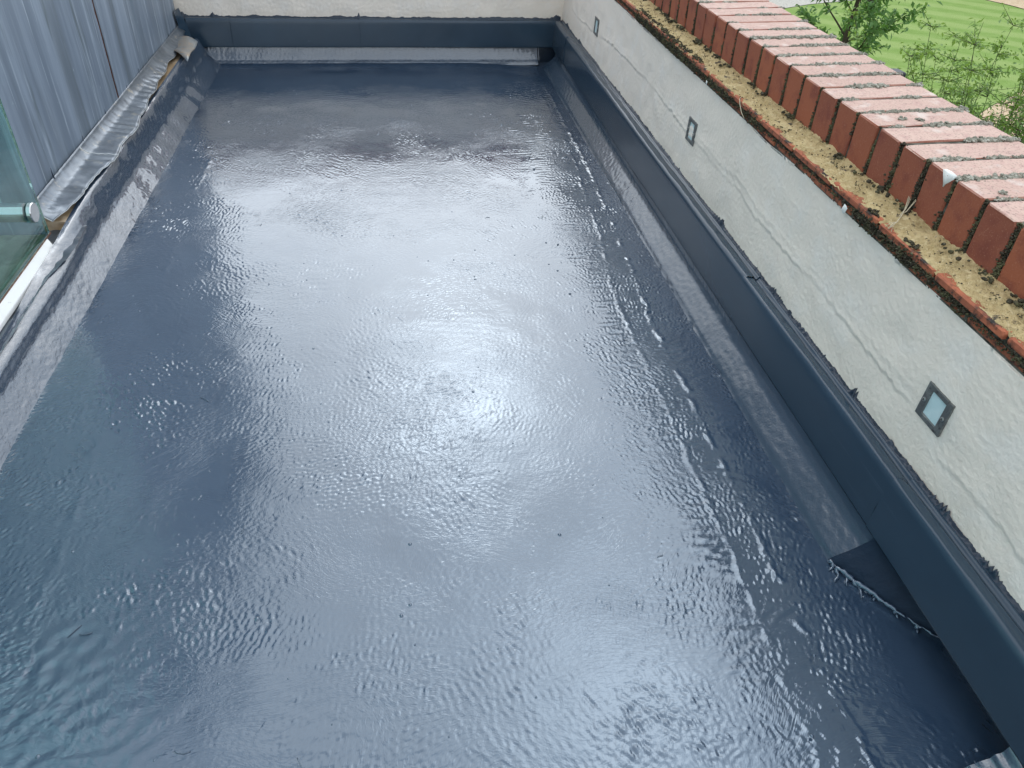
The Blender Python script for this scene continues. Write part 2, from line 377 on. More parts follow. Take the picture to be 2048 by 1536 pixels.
# ------------------------------------------------------------------ foliage helpers
def leaf_cloud(centres, dirs, size, m, name, aspect=.42, droop=.3, jitter=.6):
    """each leaf = a folded quad pair (4 triangles) oriented along dirs"""
    n = len(centres)
    c = np.asarray(centres); d = np.asarray(dirs, dtype=float)
    d = d + rng.normal(size=(n, 3)) * jitter; d[:, 2] -= droop
    d /= np.linalg.norm(d, axis=1)[:, None]
    u = rng.normal(size=(n, 3)) * .6 + np.array([0, 0, 1.0]); s = np.cross(d, u); s /= np.linalg.norm(s, axis=1)[:, None] + 1e-9
    up = np.cross(s, d)
    L = (size * rng.uniform(.6, 1.25, n))[:, None]
    W = L * aspect * .5
    base = c; tip = c + d * L - np.array([0, 0, 1]) * L * .12
    mid = c + d * L * .48
    a = mid + s * W + up * W * .35; b = mid - s * W + up * W * .35
    V = np.stack([base, a, tip, b], 1).reshape(-1, 3)
    i = np.arange(n)[:, None] * 4
    F = np.concatenate([i + np.array([[0, 1, 2]]), i + np.array([[0, 2, 3]])], 0)
    return mesh_from(name, V, F, [m])

def tube(pts, radii, sides=6, closed_end=True):
    pts = [Vector(p) for p in pts]; V = []; F = []
    for i, p in enumerate(pts):
        t = (pts[min(i + 1, len(pts) - 1)] - pts[max(i - 1, 0)]).normalized()
        a = t.orthogonal().normalized() if i == 0 else (a - t * a.dot(t)).normalized()
        b = t.cross(a)
        for k in range(sides):
            an = 2 * math.pi * k / sides
            V.append(p + (a * math.cos(an) + b * math.sin(an)) * radii[i])
    for i in range(len(pts) - 1):
        for k in range(sides):
            k2 = (k + 1) % sides
            F.append((i * sides + k, i * sides + k2, (i + 1) * sides + k2, (i + 1) * sides + k))
    if closed_end:
        F.append(tuple(range(sides))[::-1]); F.append(tuple(len(V) - sides + k for k in range(sides)))
    return V, F

def join(lst):
    V = []; F = []
    for v, f in lst:
        o = len(V); V += [tuple(x) for x in v]; F += [tuple(a + o for a in ff) for ff in f]
    return V, F

# ornamental tree beyond the wall (near crown seen from above)
def tree_a(base, label):
    t = empty('young_tree', base, label, 'tree')
    parts = []; leafc = []; leafd = []
    H = 4.6
    trunk = [(0, 0, 0), (.03, .02, 1.2), (-.02, .04, 2.4), (.02, 0, 3.4), (.05, .02, 4.2), (.04, .05, 5.1)]
    obj('trunk', mesh_from('trunk', *tube(trunk, [.06, .05, .042, .034, .024, .01]), [M['bark']], True), t)
    r = random.Random(3)
    br = []
    for i in range(46):
        z = 1.7 + 3.3 * (i / 45); az = i * 2.4 + r.uniform(-.3, .3)
        ln = (1.0 if z < 4.2 else .62) * r.uniform(.45, 1.0) * (1.0 if z > 2.1 else .8)
        p = Vector((.02, .02, z)); d = Vector((math.cos(az), math.sin(az), r.uniform(.35, .9))).normalized()
        pts = [p]
        for s in range(6):
            d = (d + Vector((r.uniform(-.15, .15), r.uniform(-.15, .15), r.uniform(-.08, .12)))).normalized()
            p = p + d * ln / 6; pts.append(p.copy())
            if s > 0:
                nl = 26
                for k in range(nl):
                    sd = Vector((r.gauss(0, 1), r.gauss(0, 1), r.gauss(0, .6))).normalized()
                    q = p + sd * r.uniform(.0, .085)
                    leafc.append(q); leafd.append(sd * .7 + d * .5)
            if s in (2, 3, 4):
                sd = (d + Vector((r.uniform(-1, 1), r.uniform(-1, 1), r.uniform(-.3, .5)))).normalized()
                q0 = p.copy(); l2 = ln * .38
                tw = [q0 + sd * l2 * f for f in (0, .5, 1)]
                br.append(tube(tw, [.004, .003, .0015], 3))
                for f in np.linspace(.1, 1.1, 18):
                    leafc.append(q0 + sd * l2 * f + Vector((r.gauss(0, .02), r.gauss(0, .02), r.gauss(0, .02)))); leafd.append(Vector((r.gauss(0, 1), r.gauss(0, 1), -.2)))
        br.append(tube(pts, [.011, .009, .007, .006, .005, .004, .002], 4))
    obj('branches', mesh_from('branches', *join(br), [M['bark']]), t)
    obj('crown', leaf_cloud(leafc, leafd, .075, M['leaf'], 'crown', aspect=.42, droop=.35), t)
    return t
tree_a((4.72, 7.75, GZ), 'young tree with mid-green pointed leaves rising behind the brick coping')

def shrub_b(base, label):
    t = empty('feathery_shrub', base, label, 'shrub')
    r = random.Random(8); leafc = []; leafd = []; st = []
    for i in range(60):
        az = r.uniform(0, 6.28); lean = r.uniform(.03, .15); ln = r.uniform(4.2, 5.0) if i < 9 else r.uniform(3.5, 4.5)
        if i < 9: az = r.uniform(-.6, .9); lean = r.uniform(.02, .22)
        d = Vector((math.cos(az) * lean, math.sin(az) * lean, 1)).normalized()
        p = Vector((r.uniform(-.15, .15), r.uniform(-.15, .15), 0)); pts = [p.copy()]; n = 26
        for s in range(n):
            d = (d + Vector((math.cos(az), math.sin(az), 0)) * .006 + Vector((r.uniform(-.04, .04), r.uniform(-.04, .04), 0))).normalized()
            p = p + d * ln / n; pts.append(p.copy())
            if p.z > 2.9:
                k = 5
                for q in range(k):
                    sd = Vector((r.gauss(0, 1), r.gauss(0, 1), r.uniform(0, .7))).normalized(); l2 = r.uniform(.08, .34) * (1.1 if p.z < 3.9 else .6)
                    st.append(tube([p, p + sd * l2 * .5, p + sd * l2], [.003, .002, .001], 3, False))
                    for f in np.linspace(.1, 1.05, 10):
                        leafc.append(p + sd * l2 * f + Vector((r.gauss(0, .02), r.gauss(0, .02), r.gauss(0, .015)))); leafd.append(sd * .3 + Vector((r.gauss(0, .8), r.gauss(0, .8), r.gauss(0, .3))))
        st.append(tube(pts, [.010 - .0085 * q_ / 26 for q_ in range(27)], 4))
    obj('stems', mesh_from('stems', *join(st), [M['stem']]), t)
    obj('foliage', leaf_cloud(leafc, leafd, .040, M['leaf2'], 'foliage', aspect=.45, droop=.15), t)
    return t
shrub_b((4.52, 4.85, GZ), 'airy shrub with thin bare stems and small light green leaves behind the coping')

def bush(loc, rx, ry, h, n, size, m, label, cat='bush', name='bush', group=None):
    t = empty(name, loc, label, cat, group)
    th = rng.uniform(0, 6.283, n); ph = np.arccos(rng.uniform(0, 1, n)); rr = rng.uniform(.72, 1.03, n) * (1 + .12 * np.sin(3 * th) + .1 * np.sin(5 * ph + th))
    d = np.stack([np.cos(th) * np.sin(ph), np.sin(th) * np.sin(ph), np.cos(ph)], 1)
    c = d * rr[:, None] * np.array([rx, ry, h])
    obj('foliage', leaf_cloud(c, d, size, m, 'foliage', aspect=.5, droop=.2), t)
    obj('stems', mesh_from('stems', *join([tube([(0, 0, 0), (rx * .3 * math.cos(a), ry * .3 * math.sin(a), h * .6)], [.03, .01], 5) for a in (0, 1.6, 3.1, 4.6)]), [M['bark']]), t)
    return t
bush((4.85, 4.60, GZ), .8, .8, 3.62, 6200, .07, M['leaf'], 'dense dark green bush low behind the shrub stems at the right edge')
bush((14.6, 31.2, GZ), 1.6, 1.2, 1.9, 2200, .13, M['leaf3'], 'dark clipped bush beyond the grey gravel path at the top', 'bush')
bush((27.2, 33.5, GZ), 2.2, 1.8, 2.6, 3200, .16, M['leaf3'], 'dark evergreen bush beyond the sandy path in the top right corner', 'bush', 'hedge_bush')

# ------------------------------------------------------------------ the roof: wet resin floor
SK = .073                                  # the far wall is a little out of square
def yback(x, y0): return y0 - SK * (.765 - x)
roof = empty('flat_roof', (0, 0, 0)); roof['kind'] = 'structure'; roof['label'] = 'flat roof coated in wet glossy blue-grey resin'
D = .0026
xs = np.arange(-.735, .865, D); ys_f = np.arange(.27, 3.66, D)
n, m = len(ys_f), len(xs)
XX, YY = np.meshgrid(xs, ys_f)
def ramp(v, a, b): 
    t = np.clip((v - a) / (b - a), 0, 1); return t * t * (3 - 2 * t)
h = np.zeros((n, m))
# masks where the brush marks run in different directions
mk = [spec2(n, m, D, .5, .5, seed=s, rms=1) for s in (1, 2, 3)]
e = np.exp(np.stack(mk) * 1.1); e /= e.sum(0)
lay = [spec2(n, m, D, .026, .35, theta=t, kappa=k, seed=10 + i, slope=.016) for i, (t, k) in enumerate([(1.45, 1.1), (.35, .8), (2.3, .8)])]
h += sum(a * b for a, b in zip(e, lay))
# short choppy wavelets, in patches
chop = [spec2(n, m, D, w_, .55, theta=t, kappa=k, seed=15 + i, slope=.068) for i, (t, k, w_) in enumerate([(.3, .8, .0105), (1.2, .5, .0090), (-.5, .8, .0120)])]
chop = [c_ + .6 * c_ * np.abs(c_) / c_.std() for c_ in chop]
cm = np.clip(.55 + .28 * spec2(n, m, D, .22, .6, seed=19, rms=1) + .2 * spec2(n, m, D, .06, .6, seed=20, rms=1), .05, 1.5)
cm = cm + .8 * np.exp(-(((XX + .06) / .17)**2 + ((YY - 1.13) / .25)**2)) + .5 * np.exp(-(((XX - .2) / .25)**2 + ((YY - .5) / .16)**2))
h += sum(a * b for a, b in zip(e, chop)) * cm
amp = .55 + .6 * ramp(spec2(n, m, D, .45, .5, seed=5, rms=1), -.8, 1.2)
edge = 1 + 1.0 * ramp(XX, .25, .55) + .55 * ramp(-XX, .25, .6) * ramp(-YY, -2.4, -.8)
h *= amp * edge
h += spec2(n, m, D, .09, .4, seed=21, slope=.006)
h += spec2(n, m, D, .30, .4, seed=22, slope=.004)
# wide runs of thick resin in the near left corner
h += spec2(n, m, D, .035, .45, theta=1.0, kappa=.8, seed=23, slope=.06) * ramp(-XX, .22, .5) * ramp(-YY, -.95, -.5)
# long ribbed streaks running up the right side
h += spec2(n, m, D, .024, .55, theta=1.35, kappa=2.0, seed=24, slope=.06) * ramp(XX, .36, .52) * np.clip(.6 + .5 * spec2(n, m, D, .15, .5, seed=25, rms=1), .1, 2) * ramp(-XX, -.70, -.62)
# raised edges of the mat overlaps on the right
def ridge(pts, hh, w, seed):
    py = np.array([p[1] for p in pts])[::-1]; px = np.array([p[0] for p in pts])[::-1]
    cx = np.interp(ys_f, py, px) + .0022 * smooth1(n, 2.5, seed) + .0025 * smooth1(n, 40, seed + 1)
    am = hh * np.clip(.7 + .45 * smooth1(n, 4, seed + 2) + .3 * smooth1(n, 40, seed + 3), .05, 2)
    return am[:, None] * np.exp(-((XX - cx[:, None]) / w)**2)
h += ridge([(.668, 3.3), (.665, 2.344), (.638, 1.876), (.605, 1.436), (.608, 1.205), (.597, .951), (.598, .73), (.60, .3)], .0016, .006, 31)
h += ridge([(.63, 3.2), (.621, 2.43), (.585, 1.94), (.545, 1.53), (.545, 1.2), (.54, .8), (.53, .3)], .0008, .006, 41)
h += ridge([(-.60, 3.3), (-.585, 2.0), (-.56, 1.0), (-.55, .3)], .0005, .007, 51)
h *= 1 - .6 * ramp(YY, 2.5, 3.3)
h -= .012 * ramp(XX, .33, .75)             # fall towards the gutter side
P = np.stack([XX, YY, h], -1)
ys_b = np.linspace(-1.6, .27, 40)[:-1]
XB, YB = np.meshgrid(xs, ys_b)
PB = np.stack([XB, YB, np.tile(-.012 * ramp(xs, .33, .75), (len(ys_b), 1))], -1)
P = np.concatenate([PB, P], 0)
obj('resin_surface', grid('resin_surface', P, M['resin']), roof)
box('roof_deck', -.95, .80, -1.6, 3.75, -.30, -.02, M['soil'], roof)

# bubbles, grit and loose strands caught in the resin
bv = []
for i in range(150):
    x, y = random.uniform(-.66, .62), random.uniform(.4, 1.9) if i < 110 else random.uniform(1.5, 3.3)
    r = random.choice([.0013, .0018, .0022, .003]) * random.uniform(.7, 1.3)
    V = [(x, y, r * .55)]; F = []
    for ring, (rr, zz) in enumerate([(.55, .45), (1.0, .0), (1.3, -.35)]):
        for k in range(7):
            a = k * 2 * math.pi / 7 + random.uniform(-.1, .1)
            V.append((x + math.cos(a) * r * rr, y + math.sin(a) * r * rr * 1.2, r * zz))
    F += [(0, 1 + k, 1 + (k + 1) % 7) for k in range(7)]
    for q in (0, 1):
        F += [(1 + q * 7 + k, 8 + q * 7 + k, 8 + q * 7 + (k + 1) % 7, 1 + q * 7 + (k + 1) % 7) for k in range(7)]
    bv.append((V, F))
obj('resin_bubbles', mesh_from('resin_bubbles', *join(bv), [M['resin']], True), roof, kind='stuff')
sv = []
for i in range(14):
    x, y = random.uniform(-.62, .6), random.uniform(.45, 2.6); a = random.uniform(0, 6.28); L = random.uniform(.006, .028); cu = random.uniform(-.5, .5)
    pts = []
    for s in range(6):
        pts.append((x, y, .0006)); x += math.cos(a) * L / 5; y += math.sin(a) * L / 5; a += cu * .5
    sv.append(tube(pts, [.0006] * 6, 4))
obj('glass_fibre_strands', mesh_from('glass_fibre_strands', *join(sv), [M['resin']], True), roof, kind='stuff')

# ---- coves (fillets)
def prof_strip(name, ys, prof_fn, m, parent, flip=False, thick=None):
    P = np.array([[prof_fn(y, j) for j in range(prof_fn.n)] for y in ys])
    return obj(name, grid(name, P, m, flip), parent)

def cove(name, ys, prof, m, parent, seed, rough=.0007, flip=False, edge_j=.003, lower_z=-.008):
    """prof: list (x,z) bottom to top, resampled; noise along"""
    pr = np.array(prof); L = np.concatenate([[0], np.cumsum(np.hypot(*np.diff(pr, axis=0).T))])
    k = int(L[-1] / .004) + 2; t = np.linspace(0, L[-1], k)
    px = np.interp(t, L, pr[:, 0]); pz = np.interp(t, L, pr[:, 1])
    nn = len(ys)
    P = np.zeros((nn, k, 3)); P[:, :, 0] = px; P[:, :, 1] = np.asarray(ys)[:, None]; P[:, :, 2] = pz
    nz_ = spec2(nn, k, .004, .022, .5, theta=0.2, kappa=.8, seed=seed, rms=rough)
    nz2 = spec2(nn, k, .004, .12, .4, seed=seed + 1, rms=rough * 1.2)
    P[:, :, 0] += (nz_ + nz2) * (1 if flip else -1); P[:, :, 2] += nz_ + nz2
    j = edge_j * (smooth1(nn, 2, seed + 2) * .5 + smooth1(nn, 22, seed + 3) * .6)
    P[:, :2, 0] += j[:, None]
    return obj(name, grid(name, P, m, flip), parent), P

ysr = np.arange(.70, 3.56, .004)
cove('right_cove', ysr, [(.700, -.016), (.709, -.007), (.7115, -.003), (.750, .029), (.757, .040), (.762, .060), (.767, .085)], M['resin_satin'], roof, 60, .00010, edge_j=.0022)
ysr2 = np.arange(-1.5, .36, .006)
cove('right_cove', ysr2, [(.700, -.016), (.708, -.006), (.716, .004), (.730, .014), (.745, .027), (.757, .043), (.764, .062), (.767, .085)], M['resin_fillet'], roof, 66, .0012)
# ragged torn end of the cove by the outlet
pr = np.array([(.706, -.012), (.716, .003), (.730, .014), (.745, .027), (.757, .043), (.764, .062), (.767, .085)])
rows = []
for i, s in enumerate(np.linspace(-.06, 1, 32)):
    yy = .700 - .17 * s
    row = []
    for jx in range(len(pr)):
        f = jx / (len(pr) - 1)
        xx = min(pr[jx, 0] + max(s, 0) * .100, .8035 + .0001 * jx)
        zz = pr[jx, 1] * (1 - .0 * s) - .010 * (1 - f) * 0
        row.append((xx + random.uniform(-.002, .002), yy - f * .01 + random.uniform(-.002, .002), zz + random.uniform(-.002, .002)))
    rows.append(row)
obj('torn_cove_end', grid('torn_cove_end', np.array(rows), M['hollow']), roof)
# thin runs of wet resin along the torn edge
rb = []; lip = []; lr = []
for i in range(44):
    f = i / 43
    lip.append((.704 + f * .106 + random.gauss(0, .0012), .703 - .17 * f - .012 * math.sin(f * 3.1) + random.gauss(0, .0018), -.008 + .010 * f + random.uniform(-.0005, .001)))
    lr.append(random.uniform(.0010, .0062) * (1.1 - .75 * f))
rb.append(tube(lip, lr, 7))
for (i, a, L) in [(1, -2.2, .016), (3, -1.9, .030), (5, -1.6, .026), (8, -1.35, .034), (10, -1.0, .018), (16, -1.8, .010), (23, -1.2, .012), (31, -1.5, .009)]:
    x0, y0, z0 = lip[i]
    pts = [(x0, y0, z0)] + [(x0 + math.cos(a + .25 * math.sin(q)) * L * q / 5 + random.gauss(0, .0008), y0 + math.sin(a + .25 * math.sin(q)) * L * q / 5, -.0095) for q in range(1, 6)]
    rb.append(tube(pts, [.0034, .0040, .0022, .0030, .0018, .0007], 7))
obj('resin_runs', mesh_from('resin_runs', *join(rb), [M['resin']], True), roof, kind='stuff')

ysl = np.arange(.20, 3.47, .004)
nn = len(ysl)
prL = np.array([(-.706, -.008), (-.714, .0), (-.758, .040), (-.764, .048), (-.772, .066), (-.782, .087), (-.791, .103), (-.796, .106), (-.806, .106)])
prN = np.array([(-.706, -.008), (-.714, .0), (-.752, .040), (-.757, .049), (-.760, .060), (-.764, .066), (-.775, .073), (-.788, .081), (-.802, .088)])
k = 34; P = np.zeros((nn, k, 3))
def resamp(pr, k):
    L = np.concatenate([[0], np.cumsum(np.hypot(*np.diff(pr, axis=0).T))]); t = np.linspace(0, L[-1], k)
    return np.interp(t, L, pr[:, 0]), np.interp(t, L, pr[:, 1])
fx, fz = resamp(prL, k); gx, gz = resamp(prN, k)
wgt = ramp(ysl, 1.55, 1.95)[:, None]
P[:, :, 0] = fx * wgt + gx * (1 - wgt); P[:, :, 2] = fz * wgt + gz * (1 - wgt); P[:, :, 1] = ysl[:, None]
nz_ = spec2(nn, k, .004, .020, .5, theta=.1, kappa=.7, seed=71, rms=.00012) + spec2(nn, k, .004, .12, .4, seed=72, rms=.0005)
P[:, :, 0] += nz_; P[:, :, 2] += nz_ * .8
P[:, :2, 0] += (.003 * smooth1(nn, 20, 73) * .5)[:, None]
# wavy torn top edge where the membrane meets the lead tray
ej = .006 * smooth1(nn, 40, 75) * .5 + .0008 * smooth1(nn, 3, 76)
P[:, -1, 0] += ej * (1 - wgt[:, 0]); P[:, -2, 0] += ej * .8 * (1 - wgt[:, 0])
yn = ramp(-ysl, -1.62, -1.28) * .020
P[:, -6:, 0] += (yn[:, None] * np.linspace(.3, 1, 6)[None])
obj('left_upstand', grid('left_upstand', P, M['resin_fillet'], True), roof)
ysl2 = np.arange(-1.5, .2, .03)
Pn = np.zeros((len(ysl2) + 1, k, 3)); Pn[:, :, 0] = gx; Pn[:, :, 2] = gz; Pn[:, :, 1] = np.append(ysl2, .2)[:, None]; Pn[:, -6:, 0] += .02 * np.linspace(.3, 1, 6)[None]
obj('left_upstand', grid('left_upstand', Pn, M['resin_fillet'], True), roof)

# back cove and the upstand behind the trim
xsb = np.arange(-.80, .690, .004); nn = len(xsb)
prb = np.array([(-.048, -.008), (-.038, .0), (-.020, .010), (-.006, .022), (.004, .034), (.012, .05), (.014, .085)])
ox, oz = resamp(prb, 26)
P = np.zeros((nn, 26, 3)); P[:, :, 0] = xsb[:, None]
P[:, :, 1] = yback(xsb, 3.64)[:, None] + ox; P[:, :, 2] = oz
q = spec2(nn, 26, .004, .02, .5, theta=1.4, kappa=.6, seed=81, rms=.00012) + spec2(nn, 26, .004, .12, .4, seed=82, rms=.0003)
P[:, :, 1] -= q; P[:, :, 2] += q
P[:, :2, 1] += (.003 * smooth1(nn, 10, 83))[:, None]
obj('back_cove', grid('back_cove', P, M['resin_fillet'], True), roof)
# corner outlet box under the trim, right of the back cove
V1 = [(.690, yback(.69, 3.592), -.01), (.690, yback(.69, 3.592), .02), (.690, yback(.69, 3.66), .085), (.690, yback(.69, 3.66), -.01)]
obj('cove_end', mesh_from('cove_end', V1, [(0, 1, 2, 3)], [M['resin_fillet']]), roof)
box('upstand_face', .8045, .8105, -1.6, 3.70, -.05, .150, M['bead'], roof)  # dark plate, the recess shade below the trim is put into its colour
box('outlet_back', .69, .804, 3.668, 3.685, -.05, .15, M['bead'], roof)

# ------------------------------------------------------------------ parapet wall (right)
wall = empty('parapet_wall', (.805, 0, 0), 'low cream rendered parapet wall with weathered red brick-on-edge coping on the right', 'wall')
def W(o): o.location.x -= .805; return o
Y0, Y1 = -1.6, 3.80
# render face as fine grid with a raised, repaired crack
ysw = np.arange(.25, Y1, .004); zsw = np.arange(.154, .4301, .004)
n, m = len(ysw), len(zsw)
YY, ZZ = np.meshgrid(ysw, zsw, indexing='ij')
hh = spec2(n, m, .004, .013, .5, seed=91, rms=.00028) + spec2(n, m, .004, .09, .4, seed=92, rms=.0005) + spec2(n, m, .004, .4, .4, seed=93, rms=.0010)
pocks = ramp(spec2(n, m, .004, .012, .4, seed=94, rms=1), 1.2, 2.4) * ramp(spec2(n, m, .004, .3, .4, seed=95, rms=1), 0, 1)
hh -= pocks * .0015
def crack(pts, amp, seed, off=0):
    global hh
    p = sorted([(a, b) for a, b in pts]); py = [a for a, b in p]; pz = [b for a, b in p]
    c = np.interp(ysw, py, pz) + .003 * smooth1(n, 1.2, seed) * .6 + .004 * smooth1(n, 9, seed + 1) * .7 + off
    on = ((ysw > py[0]) & (ysw < py[-1])) * np.clip(.8 + .45 * smooth1(n, 20, seed + 2), .15, 1.6)
    dz = ZZ - c[:, None]
    hh = hh + on[:, None] * amp * (np.exp(-(dz / .0045)**2) * 1.0 - .45 * np.exp(-((dz + .007) / .005)**2) + .5 * np.exp(-((dz - .012) / .01)**2))
ck = [(3.501, .259), (3.39, .25), (3.049, .266), (2.762, .294), (2.264, .298), (1.977, .282), (1.858, .28), (1.685, .276), (1.581, .276), (1.338, .268), (1.177, .266), (1.034, .267), (.941, .262), (.814, .260)]
crack(ck, .0019, 101)
crack([(a, b) for a, b in ck if a < 2.1], .0007, 111, .017)
crack([(.712, .222), (.681, .228), (.635, .231), (.543, .229), (.40, .22)], .0013, 121)
ztop = .427 + .0022 * smooth1(n, 14, 131)       # ragged upper edge against the tiles
ZZ2 = ZZ * 1.0; ZZ2[:, -1] = ztop; ZZ2[:, -2] = ztop - .004
P = np.stack([.805 - hh, YY, ZZ2], -1)
me = grid('rendered_face', P, M['render'])
W(obj('rendered_face', me, wall))
W(box('wall_core', .812, 1.07, Y0, Y1, -.30, .424, M['wall_out'], wall))
W(box('rendered_face', .805, .8115, Y0, .2495, .152, .426, M['render'], wall))
W(box('outer_face', 1.075, 1.090, Y0, Y1, GZ, .44, M['wall_out'], wall))

# ---- creasing tiles in two courses
def worn_box(name, sx, sy, sz, m, seed, ch=.0025, wob=.0012, nseg=4):
    """box 0..sx,0..sy,0..sz, chamfered and a little worn: lofted octagon-ish section along x"""
    r = random.Random(seed); V = []; F = []
    xs_ = [0, ch] + [sx * i / nseg for i in range(1, nseg)] + [sx - ch, sx]
    for i, x in enumerate(xs_):
        c = ch * (1.9 if i in (0, len(xs_) - 1) else 1)
        a = ch if i in (0, len(xs_) - 1) else 0
        ring = [(a + c, a), (sy - a - c, a), (sy - a, a + c), (sy - a, sz - a - c), (sy - a - c, sz - a), (a + c, sz - a), (a, sz - a - c), (a, a + c)]
        for (y, z) in ring:
            V.append((x + r.uniform(-wob, wob) * .5, y + r.uniform(-wob, wob), z + r.uniform(-wob, wob) * .6))
    k = 8
    for i in range(len(xs_) - 1):
        for j in range(k):
            F.append((i * k + j, (i + 1) * k + j, (i + 1) * k + (j + 1) % k, i * k + (j + 1) % k))
    F.append(tuple(range(k))); F.append(tuple(range(len(V) - k, len(V)))[::-1])
    F = [f[::-1] for f in F]
    return mesh_from(name, V, F, [m])
tile_me = [worn_box('tile', .075, .158, .0115, M['tile'], s, .0018, .0011, 2) for s in range(5)]
i = 0; y = Y0
while y < Y1 - .05:
    W(obj('tile', tile_me[i % 5], wall, (.7975 + random.uniform(-.0015, .0015), y, .4462 + random.uniform(-.0008, .0008)))); i += 1; y += .165
y = Y0 + .08
while y < Y1 - .05:
    W(obj('tile', tile_me[i % 5], wall, (.8010 + random.uniform(-.002, .002), y, .4275 + random.uniform(-.0008, .0008)))); i += 1; y += .165
W(box('tile_bedding', .804, .87, Y0, Y1, .4245, .4535, M['joint'], wall))

# ---- sloping sandy mortar between tile and bricks
ysm = np.arange(.25, Y1, .004); k = 20; n = len(ysm)
P = np.zeros((n, k, 3)); t = np.linspace(0, 1, k)
P[:, :, 0] = .7995 + t * .066; P[:, :, 1] = ysm[:, None]; P[:, :, 2] = .4575 + t * .0125
q = spec2(n, k, .004, .016, .5, seed=141, rms=.0009) + spec2(n, k, .004, .07, .4, seed=142, rms=.0010)
P[:, :, 2] += q; P[:, 0, 0] += .0018 * smooth1(n, 6, 143); P[:, 0, 2] -= .003
W(obj('mortar_fillet', grid('mortar_fillet', P, M['flaunch']), wall))

# ---- brick-on-edge coping
BR = worn_box
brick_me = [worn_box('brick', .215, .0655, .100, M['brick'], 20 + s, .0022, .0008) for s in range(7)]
joints = []
TILT = math.atan2(.0086, .215)
yj0 = 1.585                                 # a joint centre read off the photograph
k0 = int((Y0 - yj0) / .0751); kk = k0
while yj0 + .0751 * kk < Y1:
    yc = yj0 + .0751 * kk
    joints.append(yc)
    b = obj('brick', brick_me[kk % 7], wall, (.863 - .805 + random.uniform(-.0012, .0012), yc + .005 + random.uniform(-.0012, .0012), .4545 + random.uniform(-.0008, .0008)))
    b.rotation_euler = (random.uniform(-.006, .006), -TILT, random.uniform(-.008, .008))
    kk += 1
# mortar in the joints, one body behind the brick faces
V, F = box_vf(.8655, 1.073, Y0, Y1 - .01, .45, .5520)
V = [(x, y, z + (x - .8665) * .04 * (z > .5)) for x, y, z in V]
W(obj('joint_mortar', mesh_from('joint_mortar', V, F, [M['joint']]), wall))

# ---- moss: small lumps and tufts
ICO = None
def lumps(points, radii, name, mats, mi=None, squash=.7):
    """points Nx3, radii N : low-poly lumps joined (one object)"""
    phi = (1 + 5**.5) / 2
    iv = np.array([(-1, phi, 0), (1, phi, 0), (-1, -phi, 0), (1, -phi, 0), (0, -1, phi), (0, 1, phi), (0, -1, -phi), (0, 1, -phi), (phi, 0, -1), (phi, 0, 1), (-phi, 0, -1), (-phi, 0, 1)], float)
    iv /= np.linalg.norm(iv[0])
    fi = np.array([(0, 11, 5), (0, 5, 1), (0, 1, 7), (0, 7, 10), (0, 10, 11), (1, 5, 9), (5, 11, 4), (11, 10, 2), (10, 7, 6), (7, 1, 8), (3, 9, 4), (3, 4, 2), (3, 2, 6), (3, 6, 8), (3, 8, 9), (4, 9, 5), (2, 4, 11), (6, 2, 10), (8, 6, 7), (9, 8, 1)])
    N = len(points)
    V = iv[None] * (1 + rng.normal(size=(N, 12, 1)) * .22) * np.asarray(radii)[:, None, None]
    V[:, :, 2] *= squash
    V = V + np.asarray(points)[:, None, :]
    F = fi[None] + (np.arange(N) * 12)[:, None, None]
    m_i = None if mi is None else np.repeat(np.asarray(mi), 20)
    return mesh_from(name, V.reshape(-1, 3), F.reshape(-1, 3), mats, False, m_i)
def blades(points, L, name, m, up=(0, 0, 1), spread=.9):
    N = len(points); p = np.asarray(points)
    d = rng.normal(size=(N, 3)) * spread + np.array(up); d /= np.linalg.norm(d, axis=1)[:, None]
    s = np.cross(d, rng.normal(size=(N, 3))); s /= np.linalg.norm(s, axis=1)[:, None]
    l = (L * rng.uniform(.5, 1.3, N))[:, None]
    V = np.stack([p - s * .0004, p + s * .0004, p + d * l], 1).reshape(-1, 3)
    F = np.arange(N * 3).reshape(-1, 3)
    return mesh_from(name, V, F, [m])
pal = []; pr_ = []; dk = []; dr = []; tips = []
for yc in joints:
    if yc < .45: continue
    far = yc > 2.6
    # along the top joint
    cover = smooth1(90, 6, int(1000 + yc * 100)) * .75 + random.choice([-.2, .2, .6, 1.0])
    for j in range(90):
        x = .866 + .212 * j / 89
        if cover[j] > -.35:
            s = min(1.0, .35 + .5 * (cover[j] + .35))
            for q in range(1 if far else 4):
                pal.append((x + random.gauss(0, .0012), yc + random.gauss(0, .0042 * s + .0005), .5540 + (x - .863) * .04 + random.uniform(-.002, .0025) * s)); pr_.append(random.uniform(.0020, .0044) * (s + .15))
            if random.random() < .8 and not far: tips.append((pal[-1][0], pal[-1][1], pal[-1][2] + pr_[-1] * .6))
    # down the front joint
    cf = smooth1(44, 4, int(5000 + yc * 100))
    wd = random.uniform(.7, 1.25)
    for j in range(44):
        z = .468 + .086 * j / 43
        if cf[j] > -1.3:
            for q in range(2 if far else 4):
                dk.append((.8632 + random.uniform(-.002, .0015), yc + random.gauss(0, .0034) * wd, z)); dr.append(random.uniform(.0014, .0032))
    # clump at the foot of the joint, on the mortar
    if random.random() < .75:
        for q in range(random.randint(5, 26)):
            dk.append((.858 - abs(random.gauss(0, .008)), yc + random.gauss(0, .011), .470 + random.uniform(-.002, .004))); dr.append(random.uniform(.002, .0048))
# odd clumps on bricks
for (x, y) in [(.925, 1.245), (.955, 1.235), (.90, .93), (1.02, .95)]:
    for q in range(14):
        pal.append((x + random.gauss(0, .004), y + random.gauss(0, .003), .5565 + (x - .863) * .04 + random.uniform(-.002, .001))); pr_.append(random.uniform(.002, .004))
